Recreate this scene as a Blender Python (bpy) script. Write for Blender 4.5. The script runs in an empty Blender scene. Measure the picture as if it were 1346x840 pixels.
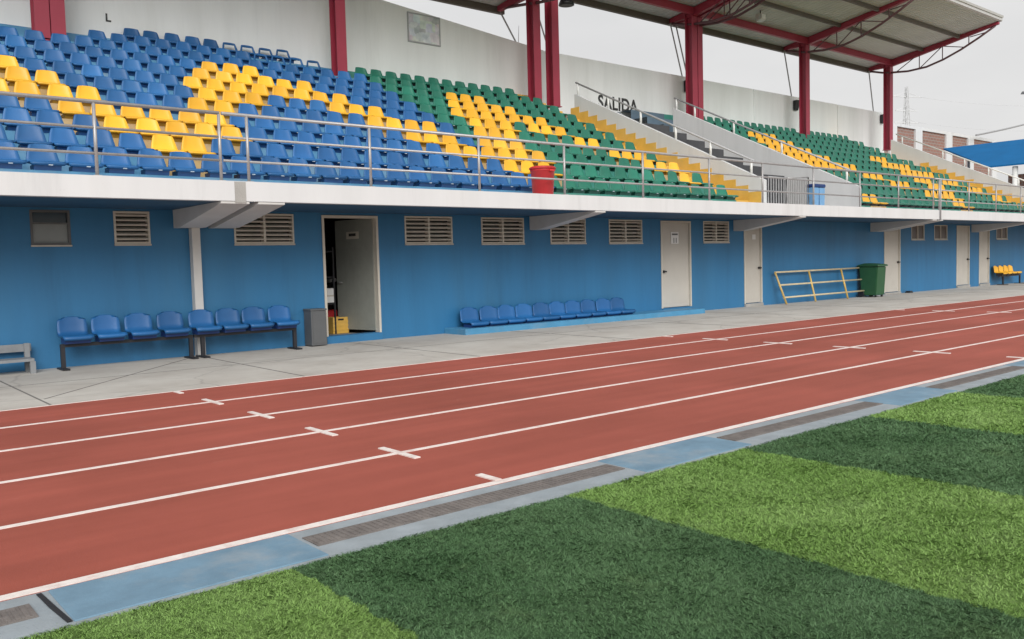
import bpy, bmesh, math, random
import numpy as np
from mathutils import Vector, Matrix
random.seed(7); rng = np.random.default_rng(7)
sc = bpy.context.scene
C = sc.collection
R = math.radians

# ------------------------------------------------------------------ materials
def new_mat(name):
    m = bpy.data.materials.new(name); m.use_nodes = True
    nt = m.node_tree
    return m, nt, nt.nodes['Principled BSDF']

def N(nt, t, **kw):
    n = nt.nodes.new(t)
    for k, v in kw.items():
        if k in n.inputs.keys(): n.inputs[k].default_value = v
        else: setattr(n, k, v)
    return n

def mat(name, col, rough=.6, metal=0., var=.12, scale=6., fine=0., bump=0., bscale=60., stain=None, stain_amt=.0, spec=.5, streak=False, objrand=0., drips=0.):
    """painted / plain surface with uneven colour, optional stains and bump"""
    m, nt, b = new_mat(name)
    L = nt.links
    geo = N(nt, 'ShaderNodeNewGeometry')
    pos = geo.outputs['Position']
    if streak:
        mp = N(nt, 'ShaderNodeMapping'); mp.inputs['Scale'].default_value = (1.6, 1.6, .22)
        L.new(pos, mp.inputs['Vector']); pos2 = mp.outputs['Vector']
    else: pos2 = pos
    n1 = N(nt, 'ShaderNodeTexNoise', Scale=scale, Detail=6., Roughness=.6)
    L.new(pos2, n1.inputs['Vector'])
    r = N(nt, 'ShaderNodeMapRange'); r.inputs['From Min'].default_value = .28; r.inputs['From Max'].default_value = .72
    r.inputs['To Min'].default_value = 1 - var; r.inputs['To Max'].default_value = 1 + var
    L.new(n1.outputs['Fac'], r.inputs['Value'])
    mul = N(nt, 'ShaderNodeVectorMath', operation='SCALE'); mul.inputs[0].default_value = col[:3]
    L.new(r.outputs['Result'], mul.inputs['Scale'])
    out = mul.outputs['Vector']
    if stain is not None:
        n2 = N(nt, 'ShaderNodeTexNoise', Scale=scale * .35, Detail=9., Roughness=.68)
        L.new(pos2, n2.inputs['Vector'])
        cr = N(nt, 'ShaderNodeMapRange'); cr.inputs['From Min'].default_value = .5; cr.inputs['From Max'].default_value = .74
        cr.inputs['To Max'].default_value = stain_amt
        L.new(n2.outputs['Fac'], cr.inputs['Value'])
        mx = N(nt, 'ShaderNodeMix', data_type='RGBA'); L.new(cr.outputs['Result'], mx.inputs['Factor'])
        L.new(out, mx.inputs[6]); mx.inputs[7].default_value = (*stain[:3], 1); out = mx.outputs[2]
    if drips:
        md_ = N(nt, 'ShaderNodeMapping'); md_.inputs['Scale'].default_value = (1.9, 1.9, .16); L.new(pos, md_.inputs['Vector'])
        nd = N(nt, 'ShaderNodeTexNoise', Scale=1.0, Detail=9., Roughness=.72); L.new(md_.outputs['Vector'], nd.inputs['Vector'])
        rd = N(nt, 'ShaderNodeMapRange'); rd.inputs['From Min'].default_value = .54; rd.inputs['From Max'].default_value = .72; rd.inputs['To Min'].default_value = 1; rd.inputs['To Max'].default_value = 1 - drips
        L.new(nd.outputs['Fac'], rd.inputs['Value'])
        ns = N(nt, 'ShaderNodeTexNoise', Scale=7., Detail=10., Roughness=.8); L.new(pos, ns.inputs['Vector'])
        rs = N(nt, 'ShaderNodeMapRange'); rs.inputs['From Min'].default_value = .62; rs.inputs['From Max'].default_value = .70; rs.inputs['To Min'].default_value = 1; rs.inputs['To Max'].default_value = 1 - drips * .8
        L.new(ns.outputs['Fac'], rs.inputs['Value'])
        pm = N(nt, 'ShaderNodeMath', operation='MULTIPLY'); L.new(rd.outputs['Result'], pm.inputs[0]); L.new(rs.outputs['Result'], pm.inputs[1])
        s3 = N(nt, 'ShaderNodeVectorMath', operation='SCALE'); L.new(out, s3.inputs[0]); L.new(pm.outputs[0], s3.inputs['Scale']); out = s3.outputs['Vector']
    if objrand:
        oi = N(nt, 'ShaderNodeObjectInfo'); orr = N(nt, 'ShaderNodeMapRange'); orr.inputs['To Min'].default_value = 1 - objrand; orr.inputs['To Max'].default_value = 1 + objrand
        L.new(oi.outputs['Random'], orr.inputs['Value'])
        s2 = N(nt, 'ShaderNodeVectorMath', operation='SCALE'); L.new(out, s2.inputs[0]); L.new(orr.outputs['Result'], s2.inputs['Scale']); out = s2.outputs['Vector']
    L.new(out, b.inputs['Base Color'])
    b.inputs['Roughness'].default_value = rough; b.inputs['Metallic'].default_value = metal
    b.inputs['Specular IOR Level'].default_value = spec
    if bump:
        n3 = N(nt, 'ShaderNodeTexNoise', Scale=bscale, Detail=5.)
        L.new(pos, n3.inputs['Vector'])
        bp = N(nt, 'ShaderNodeBump', Strength=bump, Distance=.02)
        L.new(n3.outputs['Fac'], bp.inputs['Height']); L.new(bp.outputs['Normal'], b.inputs['Normal'])
    return m

M = {}
M['wall_blue'] = mat('blue_wall_paint', (.024, .155, .325), .55, drips=.15, var=.12, scale=.9, stain=(.05, .16, .25), stain_amt=.35, bump=.12, bscale=25, streak=True)
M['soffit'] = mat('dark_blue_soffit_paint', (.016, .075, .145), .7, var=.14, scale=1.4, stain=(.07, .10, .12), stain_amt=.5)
M['stair_blue'] = mat('grey_blue_step_paint', (.10, .15, .20), .7, var=.15, scale=2)
M['plinth_blue'] = mat('light_blue_paint', (.065, .25, .43), .6, var=.12, scale=3, stain=(.3, .32, .33), stain_amt=.4)
M['white'] = mat('white_paint', (.64, .645, .65), .6, drips=.12, var=.05, scale=1.3, stain=(.60, .58, .54), stain_amt=.3, bump=.06, streak=True)
M['offwhite'] = mat('offwhite_wall_paint', (.84, .845, .84), .7, drips=.07, var=.06, scale=.8, stain=(.50, .50, .47), stain_amt=.35, bump=.08, bscale=14, streak=True)
M['concrete'] = mat('concrete', (.34, .33, .31), .85, var=.16, scale=2.2, stain=(.22, .21, .19), stain_amt=.5, bump=.25)
M['beam_grey'] = mat('grey_concrete_paint', (.56, .55, .53), .75, var=.07, scale=2, stain=(.4, .39, .37), stain_amt=.4, bump=.1)
M['riser_blue'] = mat('terrace_blue_paint', (.09, .27, .45), .7, var=.18, scale=2.5, stain=(.36, .40, .42), stain_amt=.5)
M['riser_green'] = mat('terrace_green_paint', (.05, .25, .20), .7, var=.18, scale=2.5, stain=(.30, .36, .33), stain_amt=.45)
M['riser_yellow'] = mat('terrace_yellow_paint', (.50, .34, .15), .7, var=.2, scale=2.5, stain=(.5, .46, .40), stain_amt=.6)
M['aisle_yellow'] = mat('yellow_step_paint', (.70, .42, .075), .65, var=.12, scale=2.5, stain=(.55, .42, .2), stain_amt=.5)
M['seat_blue'] = mat('blue_plastic', (.013, .105, .29), .48, var=.14, scale=1.3, stain=(.03, .17, .40), stain_amt=.5, objrand=.16)
M['seat_yellow'] = mat('yellow_plastic', (.82, .43, .022), .42, var=.08, scale=1.3, stain=(.8, .45, .10), stain_amt=.5, objrand=.16)
M['seat_green'] = mat('green_plastic', (.013, .16, .105), .42, var=.16, scale=1.3, stain=(.03, .2, .14), stain_amt=.5, objrand=.16)
M['base_blue'] = mat('lip_shade_blue', (.016, .075, .225), .5, var=.1)  # darker seat tones that paint in the shade under the lips
M['base_yellow'] = mat('lip_shade_yellow', (.38, .21, .03), .5, var=.1)
M['base_green'] = mat('lip_shade_green', (.010, .085, .065), .5, var=.1)
M['navy'] = mat('dark_navy_plastic', (.012, .04, .16), .5, var=.1)
M['tag'] = mat('pale_dot', (.62, .70, .78), .5, var=.05)  # plain pale colour of the small block at the seat lip
M['maroon'] = mat('maroon_steel_paint', (.33, .032, .06), .5, var=.1, scale=1.5, stain=(.34, .07, .11), stain_amt=.4)
M['chord'] = mat('dull_maroon_steel', (.13, .06, .07), .5, var=.1)
M['galv'] = mat('galvanised_pipe', (.40, .39, .39), .42, .35, var=.1, scale=9)
M['grey_pipe'] = mat('grey_painted_pipe', (.38, .38, .39), .5, .1, var=.1, scale=9)
M['white_pipe'] = mat('white_painted_pipe', (.72, .72, .70), .5, var=.06, scale=9)
M['roof_under'] = mat('roof_sheet_metal', (.60, .60, .595), .55, .0, var=.08, scale=1.1, stain=(.38, .37, .36), stain_amt=.4)
M['purlin'] = mat('purlin_steel', (.13, .11, .10), .6, var=.1)
M['silver'] = mat('silver_trim', (.62, .60, .58), .4, .5, var=.08)
M['door'] = mat('beige_door_paint', (.50, .47, .42), .5, var=.06, scale=1.3, drips=.14, stain=(.36, .33, .28), stain_amt=.5)
M['door_shaded'] = mat('shaded_door_paint', (.27, .28, .25), .55, var=.07, drips=.12)  # door paint darkened: the doorway's shade on the open leaf is in this colour
M['frame'] = mat('cream_frame_paint', (.56, .52, .45), .55, var=.06)
M['slat'] = mat('louvre_slat_cement', (.50, .46, .40), .7, var=.12, scale=5)
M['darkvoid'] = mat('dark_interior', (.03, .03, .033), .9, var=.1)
M['panegrey'] = mat('dusty_grey_pane', (.22, .24, .24), .35, var=.12, scale=2)
M['panebrown'] = mat('brown_dusty_pane', (.11, .085, .08), .4, var=.2, scale=3)
M['panedark'] = mat('dark_pane', (.02, .035, .05), .2, var=.1)
M['black'] = mat('black_plastic', (.015, .015, .017), .45, var=.1)
M['steelblack'] = mat('black_steel', (.022, .022, .026), .5, .2, var=.1)
M['paper'] = mat('paper_white', (.75, .75, .74), .6, var=.03)
M['ink'] = mat('black_lettering_paint', (.03, .03, .03), .7, var=.3, scale=20, stain=(.3, .3, .3), stain_amt=.4)
M['red'] = mat('red_plastic', (.62, .035, .04), .38, var=.07, scale=3)
M['wheelie'] = mat('green_bin_plastic', (.020, .088, .034), .5, var=.12, scale=3)
M['binblue'] = mat('light_blue_plastic', (.17, .35, .58), .45, var=.1)
M['cabgrey'] = mat('grey_sheet_metal', (.11, .115, .12), .5, .2, var=.12, scale=2.5, stain=(.12, .12, .12), stain_amt=.4)
M['pipe_cream'] = mat('cream_pipe_paint', (.60, .50, .32), .5, var=.12, scale=6)
M['pipe_yellow'] = mat('yellow_pipe_paint', (.64, .43, .12), .5, var=.2, scale=6, stain=(.55, .5, .42), stain_amt=.6)
M['bench_grey'] = mat('weathered_grey_slat', (.22, .23, .24), .7, var=.15)
M['stairdark'] = mat('charcoal_step_paint', (.055, .055, .06), .75, var=.2, scale=3)
M['shade_blue'] = mat('blue_roof_sheet', (.006, .12, .31), .85, var=.1, scale=.8, spec=.15)
M['line'] = mat('white_line_paint', (.78, .71, .67), .7, var=.10, scale=16, stain=(.45, .19, .15), stain_amt=.55)
M['grate'] = mat('drain_grate_grp', (.165, .145, .135), .8, var=.25, scale=14, stain=(.25, .22, .2), stain_amt=.5, bump=.4, bscale=90)
M['chan'] = mat('drain_concrete', (.29, .325, .35), .85, var=.18, scale=4, stain=(.22, .26, .29), stain_amt=.7, bump=.2)
M['cover_blue'] = mat('faded_blue_cover_paint', (.15, .255, .345), .8, var=.16, scale=4.5, stain=(.30, .335, .36), stain_amt=.95, bump=.15)
M['pylon'] = mat('pale_hazed_steel', (.60, .61, .62), .6, var=.03)
M['cable'] = mat('grey_cable', (.30, .30, .31), .6, var=.05)

def track_mat():
    m, nt, b = new_mat('red_track_rubber'); L = nt.links
    pos = N(nt, 'ShaderNodeNewGeometry').outputs['Position']
    a = N(nt, 'ShaderNodeTexNoise', Scale=.45, Detail=8., Roughness=.62); L.new(pos, a.inputs['Vector'])
    f = N(nt, 'ShaderNodeTexNoise', Scale=170., Detail=3.); L.new(pos, f.inputs['Vector'])
    mp = N(nt, 'ShaderNodeMapping'); mp.inputs['Scale'].default_value = (.25, 3.2, 1); L.new(pos, mp.inputs['Vector'])
    s = N(nt, 'ShaderNodeTexNoise', Scale=1.1, Detail=5.); L.new(mp.outputs['Vector'], s.inputs['Vector'])
    cr = N(nt, 'ShaderNodeValToRGB'); cr.color_ramp.elements[0].position = .3; cr.color_ramp.elements[1].position = .72
    cr.color_ramp.elements[0].color = (.275, .068, .045, 1); cr.color_ramp.elements[1].color = (.385, .096, .068, 1)
    L.new(a.outputs['Fac'], cr.inputs['Fac'])
    add = N(nt, 'ShaderNodeMath', operation='ADD'); L.new(f.outputs['Fac'], add.inputs[0]); L.new(s.outputs['Fac'], add.inputs[1])
    r = N(nt, 'ShaderNodeMapRange'); r.inputs['From Min'].default_value = .6; r.inputs['From Max'].default_value = 1.4
    r.inputs['To Min'].default_value = .80; r.inputs['To Max'].default_value = 1.2; L.new(add.outputs[0], r.inputs['Value'])
    mul = N(nt, 'ShaderNodeVectorMath', operation='SCALE'); L.new(cr.outputs['Color'], mul.inputs[0]); L.new(r.outputs['Result'], mul.inputs['Scale'])
    # sparse pale scuffs
    v = N(nt, 'ShaderNodeTexNoise', Scale=2.3, Detail=10., Roughness=.75); L.new(pos, v.inputs['Vector'])
    vr = N(nt, 'ShaderNodeMapRange'); vr.inputs['From Min'].default_value = .62; vr.inputs['From Max'].default_value = .74; vr.inputs['To Max'].default_value = .6
    L.new(v.outputs['Fac'], vr.inputs['Value'])
    mx = N(nt, 'ShaderNodeMix', data_type='RGBA'); L.new(vr.outputs['Result'], mx.inputs['Factor']); L.new(mul.outputs['Vector'], mx.inputs[6]); mx.inputs[7].default_value = (.42, .17, .13, 1)
    L.new(mx.outputs[2], b.inputs['Base Color']); b.inputs['Roughness'].default_value = .85; b.inputs['Specular IOR Level'].default_value = .3
    bp = N(nt, 'ShaderNodeBump', Strength=.35, Distance=.004); L.new(f.outputs['Fac'], bp.inputs['Height']); L.new(bp.outputs['Normal'], b.inputs['Normal'])
    return m
M['track'] = track_mat()

def pavement_mat():
    m, nt, b = new_mat('pavement_concrete'); L = nt.links
    pos = N(nt, 'ShaderNodeNewGeometry').outputs['Position']
    a = N(nt, 'ShaderNodeTexNoise', Scale=.8, Detail=10., Roughness=.66); L.new(pos, a.inputs['Vector'])
    cr = N(nt, 'ShaderNodeValToRGB'); cr.color_ramp.elements[0].position = .30; cr.color_ramp.elements[1].position = .70
    cr.color_ramp.elements[0].color = (.40, .365, .325, 1); cr.color_ramp.elements[1].color = (.56, .535, .49, 1)
    L.new(a.outputs['Fac'], cr.inputs['Fac'])
    st = N(nt, 'ShaderNodeTexNoise', Scale=3.4, Detail=8., Roughness=.7); L.new(pos, st.inputs['Vector'])
    sr = N(nt, 'ShaderNodeMapRange'); sr.inputs['From Min'].default_value = .56; sr.inputs['From Max'].default_value = .76; sr.inputs['To Max'].default_value = .55
    L.new(st.outputs['Fac'], sr.inputs['Value'])
    mx = N(nt, 'ShaderNodeMix', data_type='RGBA'); L.new(sr.outputs['Result'], mx.inputs['Factor']); L.new(cr.outputs['Color'], mx.inputs[6]); mx.inputs[7].default_value = (.30, .275, .24, 1)
    # hairline cracks
    w = N(nt, 'ShaderNodeTexNoise', Scale=.7, Detail=4.); L.new(pos, w.inputs['Vector'])
    sc_ = N(nt, 'ShaderNodeVectorMath', operation='SCALE'); sc_.inputs['Scale'].default_value = .8; L.new(w.outputs['Color'], sc_.inputs[0])
    ad = N(nt, 'ShaderNodeVectorMath', operation='ADD'); L.new(pos, ad.inputs[0]); L.new(sc_.outputs['Vector'], ad.inputs[1])
    vo = N(nt, 'ShaderNodeTexVoronoi', feature='DISTANCE_TO_EDGE', Scale=.42); L.new(ad.outputs['Vector'], vo.inputs['Vector'])
    vr = N(nt, 'ShaderNodeMapRange'); vr.inputs['From Max'].default_value = .012; vr.inputs['To Min'].default_value = .32; vr.inputs['To Max'].default_value = 0
    L.new(vo.outputs['Distance'], vr.inputs['Value'])
    m2 = N(nt, 'ShaderNodeMix', data_type='RGBA'); L.new(vr.outputs['Result'], m2.inputs['Factor']); L.new(mx.outputs[2], m2.inputs[6]); m2.inputs[7].default_value = (.16, .15, .14, 1)
    L.new(m2.outputs[2], b.inputs['Base Color']); b.inputs['Roughness'].default_value = .85
    f = N(nt, 'ShaderNodeTexNoise', Scale=60., Detail=4.); L.new(pos, f.inputs['Vector'])
    bp = N(nt, 'ShaderNodeBump', Strength=.2, Distance=.01); L.new(f.outputs['Fac'], bp.inputs['Height']); L.new(bp.outputs['Normal'], b.inputs['Normal'])
    return m
M['pavement'] = pavement_mat()

def turf_mat(name, blades):
    """alternating dark / light green bands 1.77 m wide across the pitch"""
    m, nt, b = new_mat(name); L = nt.links
    pos = N(nt, 'ShaderNodeNewGeometry').outputs['Position']
    wob = N(nt, 'ShaderNodeTexNoise', Scale=9., Detail=3.); L.new(pos, wob.inputs['Vector'])
    sx = N(nt, 'ShaderNodeSeparateXYZ'); L.new(pos, sx.inputs['Vector'])
    w1 = N(nt, 'ShaderNodeMath', operation='MULTIPLY_ADD'); L.new(wob.outputs['Fac'], w1.inputs[0]); w1.inputs[1].default_value = .09; L.new(sx.outputs['X'], w1.inputs[2])
    s1 = N(nt, 'ShaderNodeMath', operation='SUBTRACT'); L.new(w1.outputs[0], s1.inputs[0]); s1.inputs[1].default_value = 1.75 + .045
    d1 = N(nt, 'ShaderNodeMath', operation='DIVIDE'); L.new(s1.outputs[0], d1.inputs[0]); d1.inputs[1].default_value = 3.55
    fr = N(nt, 'ShaderNodeMath', operation='FRACT'); L.new(d1.outputs[0], fr.inputs[0])
    lt = N(nt, 'ShaderNodeMath', operation='LESS_THAN'); L.new(fr.outputs[0], lt.inputs[0]); lt.inputs[1].default_value = .5
    big = N(nt, 'ShaderNodeTexNoise', Scale=1.1, Detail=6., Roughness=.6); L.new(pos, big.inputs['Vector'])
    fin = N(nt, 'ShaderNodeTexNoise', Scale=26. if blades else 55., Detail=6., Roughness=.75); L.new(pos, fin.inputs['Vector'])
    av = N(nt, 'ShaderNodeMath', operation='MULTIPLY_ADD'); L.new(big.outputs['Fac'], av.inputs[0]); av.inputs[1].default_value = .55
    hf = N(nt, 'ShaderNodeMath', operation='MULTIPLY'); L.new(fin.outputs['Fac'], hf.inputs[0]); hf.inputs[1].default_value = .45
    L.new(hf.outputs[0], av.inputs[2])
    def ramp(c0, c1):
        cr = N(nt, 'ShaderNodeValToRGB'); e = cr.color_ramp.elements
        e[0].position = .34; e[1].position = .66; e[0].color = (*c0, 1); e[1].color = (*c1, 1)
        L.new(av.outputs[0], cr.inputs['Fac']); return cr.outputs['Color']
    k = 1.0 if blades else .86
    lo = ramp(tuple(k * c for c in (.155, .29, .06)), tuple(k * c for c in (.275, .425, .13)))
    dk = ramp(tuple(k * c for c in (.055, .13, .050)), tuple(k * c for c in (.14, .25, .115)))
    mx = N(nt, 'ShaderNodeMix', data_type='RGBA'); L.new(lt.outputs[0], mx.inputs['Factor']); L.new(lo, mx.inputs[6]); L.new(dk, mx.inputs[7])
    # matted darker tufts and a few sandy infill spots
    tf = N(nt, 'ShaderNodeTexNoise', Scale=21., Detail=5., Roughness=.7); L.new(pos, tf.inputs['Vector'])
    tr = N(nt, 'ShaderNodeMapRange'); tr.inputs['From Min'].default_value = .50; tr.inputs['From Max'].default_value = .66; tr.inputs['To Min'].default_value = 1.06; tr.inputs['To Max'].default_value = .62
    L.new(tf.outputs['Fac'], tr.inputs['Value'])
    ts = N(nt, 'ShaderNodeVectorMath', operation='SCALE'); L.new(mx.outputs[2], ts.inputs[0]); L.new(tr.outputs['Result'], ts.inputs['Scale'])
    inf = N(nt, 'ShaderNodeTexNoise', Scale=2.6, Detail=7., Roughness=.7); L.new(pos, inf.inputs['Vector'])
    ir = N(nt, 'ShaderNodeMapRange'); ir.inputs['From Min'].default_value = .56; ir.inputs['From Max'].default_value = .74; ir.inputs['To Max'].default_value = .35
    L.new(inf.outputs['Fac'], ir.inputs['Value'])
    m3 = N(nt, 'ShaderNodeMix', data_type='RGBA'); L.new(ir.outputs['Result'], m3.inputs['Factor']); L.new(ts.outputs['Vector'], m3.inputs[6]); m3.inputs[7].default_value = (.17, .25, .10, 1)
    L.new(m3.outputs[2], b.inputs['Base Color'])
    b.inputs['Roughness'].default_value = .55 if blades else .9; b.inputs['Specular IOR Level'].default_value = .25
    if not blades:
        bp = N(nt, 'ShaderNodeBump', Strength=.9, Distance=.03); L.new(fin.outputs['Fac'], bp.inputs['Height']); L.new(bp.outputs['Normal'], b.inputs['Normal'])
    return m
M['turf'] = turf_mat('turf_base', False)
M['blade'] = turf_mat('turf_blades', True)

def brick_mat():
    m, nt, b = new_mat('red_brick'); L = nt.links
    pos = N(nt, 'ShaderNodeNewGeometry').outputs['Position']
    mp = N(nt, 'ShaderNodeMapping'); mp.inputs['Rotation'].default_value = (R(90), 0, 0); L.new(pos, mp.inputs['Vector'])
    sx = N(nt, 'ShaderNodeSeparateXYZ'); L.new(pos, sx.inputs['Vector'])
    ad = N(nt, 'ShaderNodeMath', operation='ADD'); L.new(sx.outputs['X'], ad.inputs[0]); L.new(sx.outputs['Y'], ad.inputs[1])
    cb = N(nt, 'ShaderNodeCombineXYZ'); L.new(ad.outputs[0], cb.inputs['X']); L.new(sx.outputs['Z'], cb.inputs['Y'])
    br = N(nt, 'ShaderNodeTexBrick', Scale=1.0); L.new(cb.outputs[0], br.inputs['Vector'])
    br.inputs['Brick Width'].default_value = .5; br.inputs['Row Height'].default_value = .22; br.inputs['Mortar Size'].default_value = .025
    br.inputs['Color1'].default_value = (.30, .15, .115, 1); br.inputs['Color2'].default_value = (.23, .13, .105, 1); br.inputs['Mortar'].default_value = (.28, .25, .23, 1)
    L.new(br.outputs['Color'], b.inputs['Base Color']); b.inputs['Roughness'].default_value = .9
    return m
M['brick'] = brick_mat()

def poster_mat():
    m, nt, b = new_mat('faded_notice_print'); L = nt.links
    pos = N(nt, 'ShaderNodeNewGeometry').outputs['Position']
    v = N(nt, 'ShaderNodeTexVoronoi', Scale=4.2, distance='CHEBYCHEV'); L.new(pos, v.inputs['Vector'])
    n = N(nt, 'ShaderNodeTexNoise', Scale=5., Detail=6.); L.new(pos, n.inputs['Vector'])
    cr = N(nt, 'ShaderNodeValToRGB'); e = cr.color_ramp.elements
    e[0].position = .35; e[1].position = .68; e[0].color = (.36, .46, .56, 1); e[1].color = (.74, .78, .80, 1)
    L.new(n.outputs['Fac'], cr.inputs['Fac'])
    mx = N(nt, 'ShaderNodeMix', data_type='RGBA'); mx.inputs['Factor'].default_value = .30; L.new(cr.outputs['Color'], mx.inputs[6]); L.new(v.outputs['Color'], mx.inputs[7])
    hs = N(nt, 'ShaderNodeHueSaturation'); hs.inputs['Saturation'].default_value = .35; L.new(mx.outputs[2], hs.inputs['Color'])
    L.new(hs.outputs['Color'], b.inputs['Base Color']); b.inputs['Roughness'].default_value = .5
    return m
M['poster'] = poster_mat()

# ------------------------------------------------------------------ mesh helpers
class MB:
    """collects shapes in one bmesh and links them as ONE mesh object"""
    def __init__(s): s.bm = bmesh.new()
    def box(s, x0, x1, y0, y1, z0, z1, mi=0):
        v = [s.bm.verts.new(p) for p in ((x0,y0,z0),(x1,y0,z0),(x1,y1,z0),(x0,y1,z0),(x0,y0,z1),(x1,y0,z1),(x1,y1,z1),(x0,y1,z1))]
        for f in ((3,2,1,0),(4,5,6,7),(0,1,5,4),(1,2,6,5),(2,3,7,6),(3,0,4,7)):
            s.bm.faces.new([v[i] for i in f]).material_index = mi
        return s
    def quad(s, *pts, mi=0):
        s.bm.faces.new([s.bm.verts.new(p) for p in pts]).material_index = mi
        return s
    def prism(s, poly, axis, a, b, mi=0):
        """extrude a 2-D outline along an axis: X -> (y,z), Y -> (x,z), Z -> (x,y)"""
        def P(u, v, t): return (t, u, v) if axis == 'X' else (u, t, v) if axis == 'Y' else (u, v, t)
        A = [s.bm.verts.new(P(u, v, a)) for u, v in poly]; B = [s.bm.verts.new(P(u, v, b)) for u, v in poly]
        n = len(poly)
        fs = [s.bm.faces.new(A[::-1]), s.bm.faces.new(B)]
        for i in range(n): fs.append(s.bm.faces.new((A[i], A[(i+1) % n], B[(i+1) % n], B[i])))
        for f in fs: f.material_index = mi
        return s
    def tube(s, pts, r, n=8, mi=0, cap=True):
        pts = [Vector(p) for p in pts]; rings = []
        for i, p in enumerate(pts):
            d = (pts[min(i+1, len(pts)-1)] - pts[max(i-1, 0)]).normalized()
            up = Vector((0,0,1)) if abs(d.z) < .95 else Vector((0,1,0))
            a = d.cross(up).normalized(); b = a.cross(d).normalized()
            rr = r[i] if isinstance(r, (list, tuple)) else r
            rings.append([s.bm.verts.new(p + rr * (math.cos(2*math.pi*k/n) * a + math.sin(2*math.pi*k/n) * b)) for k in range(n)])
        for A, B in zip(rings, rings[1:]):
            for k in range(n):
                f = s.bm.faces.new((A[k], A[(k+1) % n], B[(k+1) % n], B[k])); f.smooth = True; f.material_index = mi
        if cap:
            s.bm.faces.new(rings[0][::-1]).material_index = mi; s.bm.faces.new(rings[-1]).material_index = mi
        return s
    def bar(s, p, q, w, h, mi=0):
        """rectangular bar from p to q"""
        p, q = Vector(p), Vector(q); d = (q - p).normalized()
        up = Vector((0,0,1)) if abs(d.z) < .95 else Vector((0,1,0))
        a = d.cross(up).normalized() * w / 2; b = a.cross(d).normalized() * h / 2
        v = [s.bm.verts.new(c) for c in (p-a-b, p+a-b, p+a+b, p-a+b, q-a-b, q+a-b, q+a+b, q-a+b)]
        for f in ((0,1,2,3),(7,6,5,4),(4,5,1,0),(5,6,2,1),(6,7,3,2),(7,4,0,3)): s.bm.faces.new([v[i] for i in f]).material_index = mi
        return s
    def lathe(s, prof, c, n=24, mi=0):
        rings = [[s.bm.verts.new((c[0] + r*math.cos(2*math.pi*k/n), c[1] + r*math.sin(2*math.pi*k/n), c[2] + z)) for k in range(n)] for r, z in prof]
        for A, B in zip(rings, rings[1:]):
            for k in range(n):
                f = s.bm.faces.new((A[k], A[(k+1) % n], B[(k+1) % n], B[k])); f.smooth = True; f.material_index = mi
        s.bm.faces.new(rings[0][::-1]).material_index = mi; s.bm.faces.new(rings[-1]).material_index = mi
        return s
    def bevel(s, w, seg=2):
        bmesh.ops.bevel(s.bm, geom=list(s.bm.edges), offset=w, segments=seg, affect='EDGES', clamp_overlap=True)
        return s
    def build(s, name, mats, parent=None, loc=None):
        bmesh.ops.recalc_face_normals(s.bm, faces=s.bm.faces)
        me = bpy.data.meshes.new(name); s.bm.to_mesh(me); s.bm.free()
        for m in (mats if isinstance(mats, (list, tuple)) else [mats]): me.materials.append(m)
        o = bpy.data.objects.new(name, me); C.objects.link(o)
        if parent is not None: o.parent = parent
        if loc: o.location = loc
        return o

def tag(o, label=None, cat=None, group=None, kind=None):
    if label: o['label'] = label
    if cat: o['category'] = cat
    if group: o['group'] = group
    if kind: o['kind'] = kind
    return o

def thing(name, label, cat, loc=(0,0,0), group=None):
    """Empty at the base of a thing; its parts are modelled in coordinates relative to it"""
    o = bpy.data.objects.new(name, None); C.objects.link(o); o.location = loc; o.empty_display_size = .2
    return tag(o, label, cat, group)

def copy_tree(o, parent=None):
    c = o.copy(); C.objects.link(c)
    if parent is not None: c.parent = parent
    for ch in list(o.children): copy_tree(ch, c)
    return c

def lettering(name, text, mat_, x, y, z, size, parent, sx=1., bold=.0, depth=.006):
    cu = bpy.data.curves.new(name + '_curve', 'FONT'); cu.body = text; cu.size = size; cu.extrude = depth; cu.offset = bold; cu.space_character = 1.05
    tmp = bpy.data.objects.new('tmp_text', cu); C.objects.link(tmp)
    bpy.context.view_layer.update()
    dg = bpy.context.evaluated_depsgraph_get()
    me = bpy.data.meshes.new_from_object(tmp.evaluated_get(dg)); me.name = name
    bpy.data.objects.remove(tmp)
    me.transform(Matrix.Translation((x, y, z)) @ Matrix.Rotation(R(90), 4, 'X') @ Matrix.Diagonal((sx, 1, 1, 1)))
    me.materials.clear(); me.materials.append(mat_)
    o = bpy.data.objects.new(name, me); C.objects.link(o); o.parent = parent
    return o

# ------------------------------------------------------------------ main dimensions (metres; X along the track, Y towards the stand)
YW = 14.43            # ground floor wall
YF = 12.40            # front of the walkway slab
Z0, ZS = 2.41, 2.70   # underside and top of the slab
YR = 22.75            # rear wall of the stand
SX0, SP = 2.49, .496  # seat pitch
RY0, RD = 13.57, .78  # rows
RZ0, RH = 2.87, .374  # tread height
XL, XE = -7., 46.
W1, W2, W3 = 19.66, 24.5, 40.3   # sloped side walls
def tread(k): return RZ0 + RH * k
def lipy(k): return RY0 + RD * k

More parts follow.
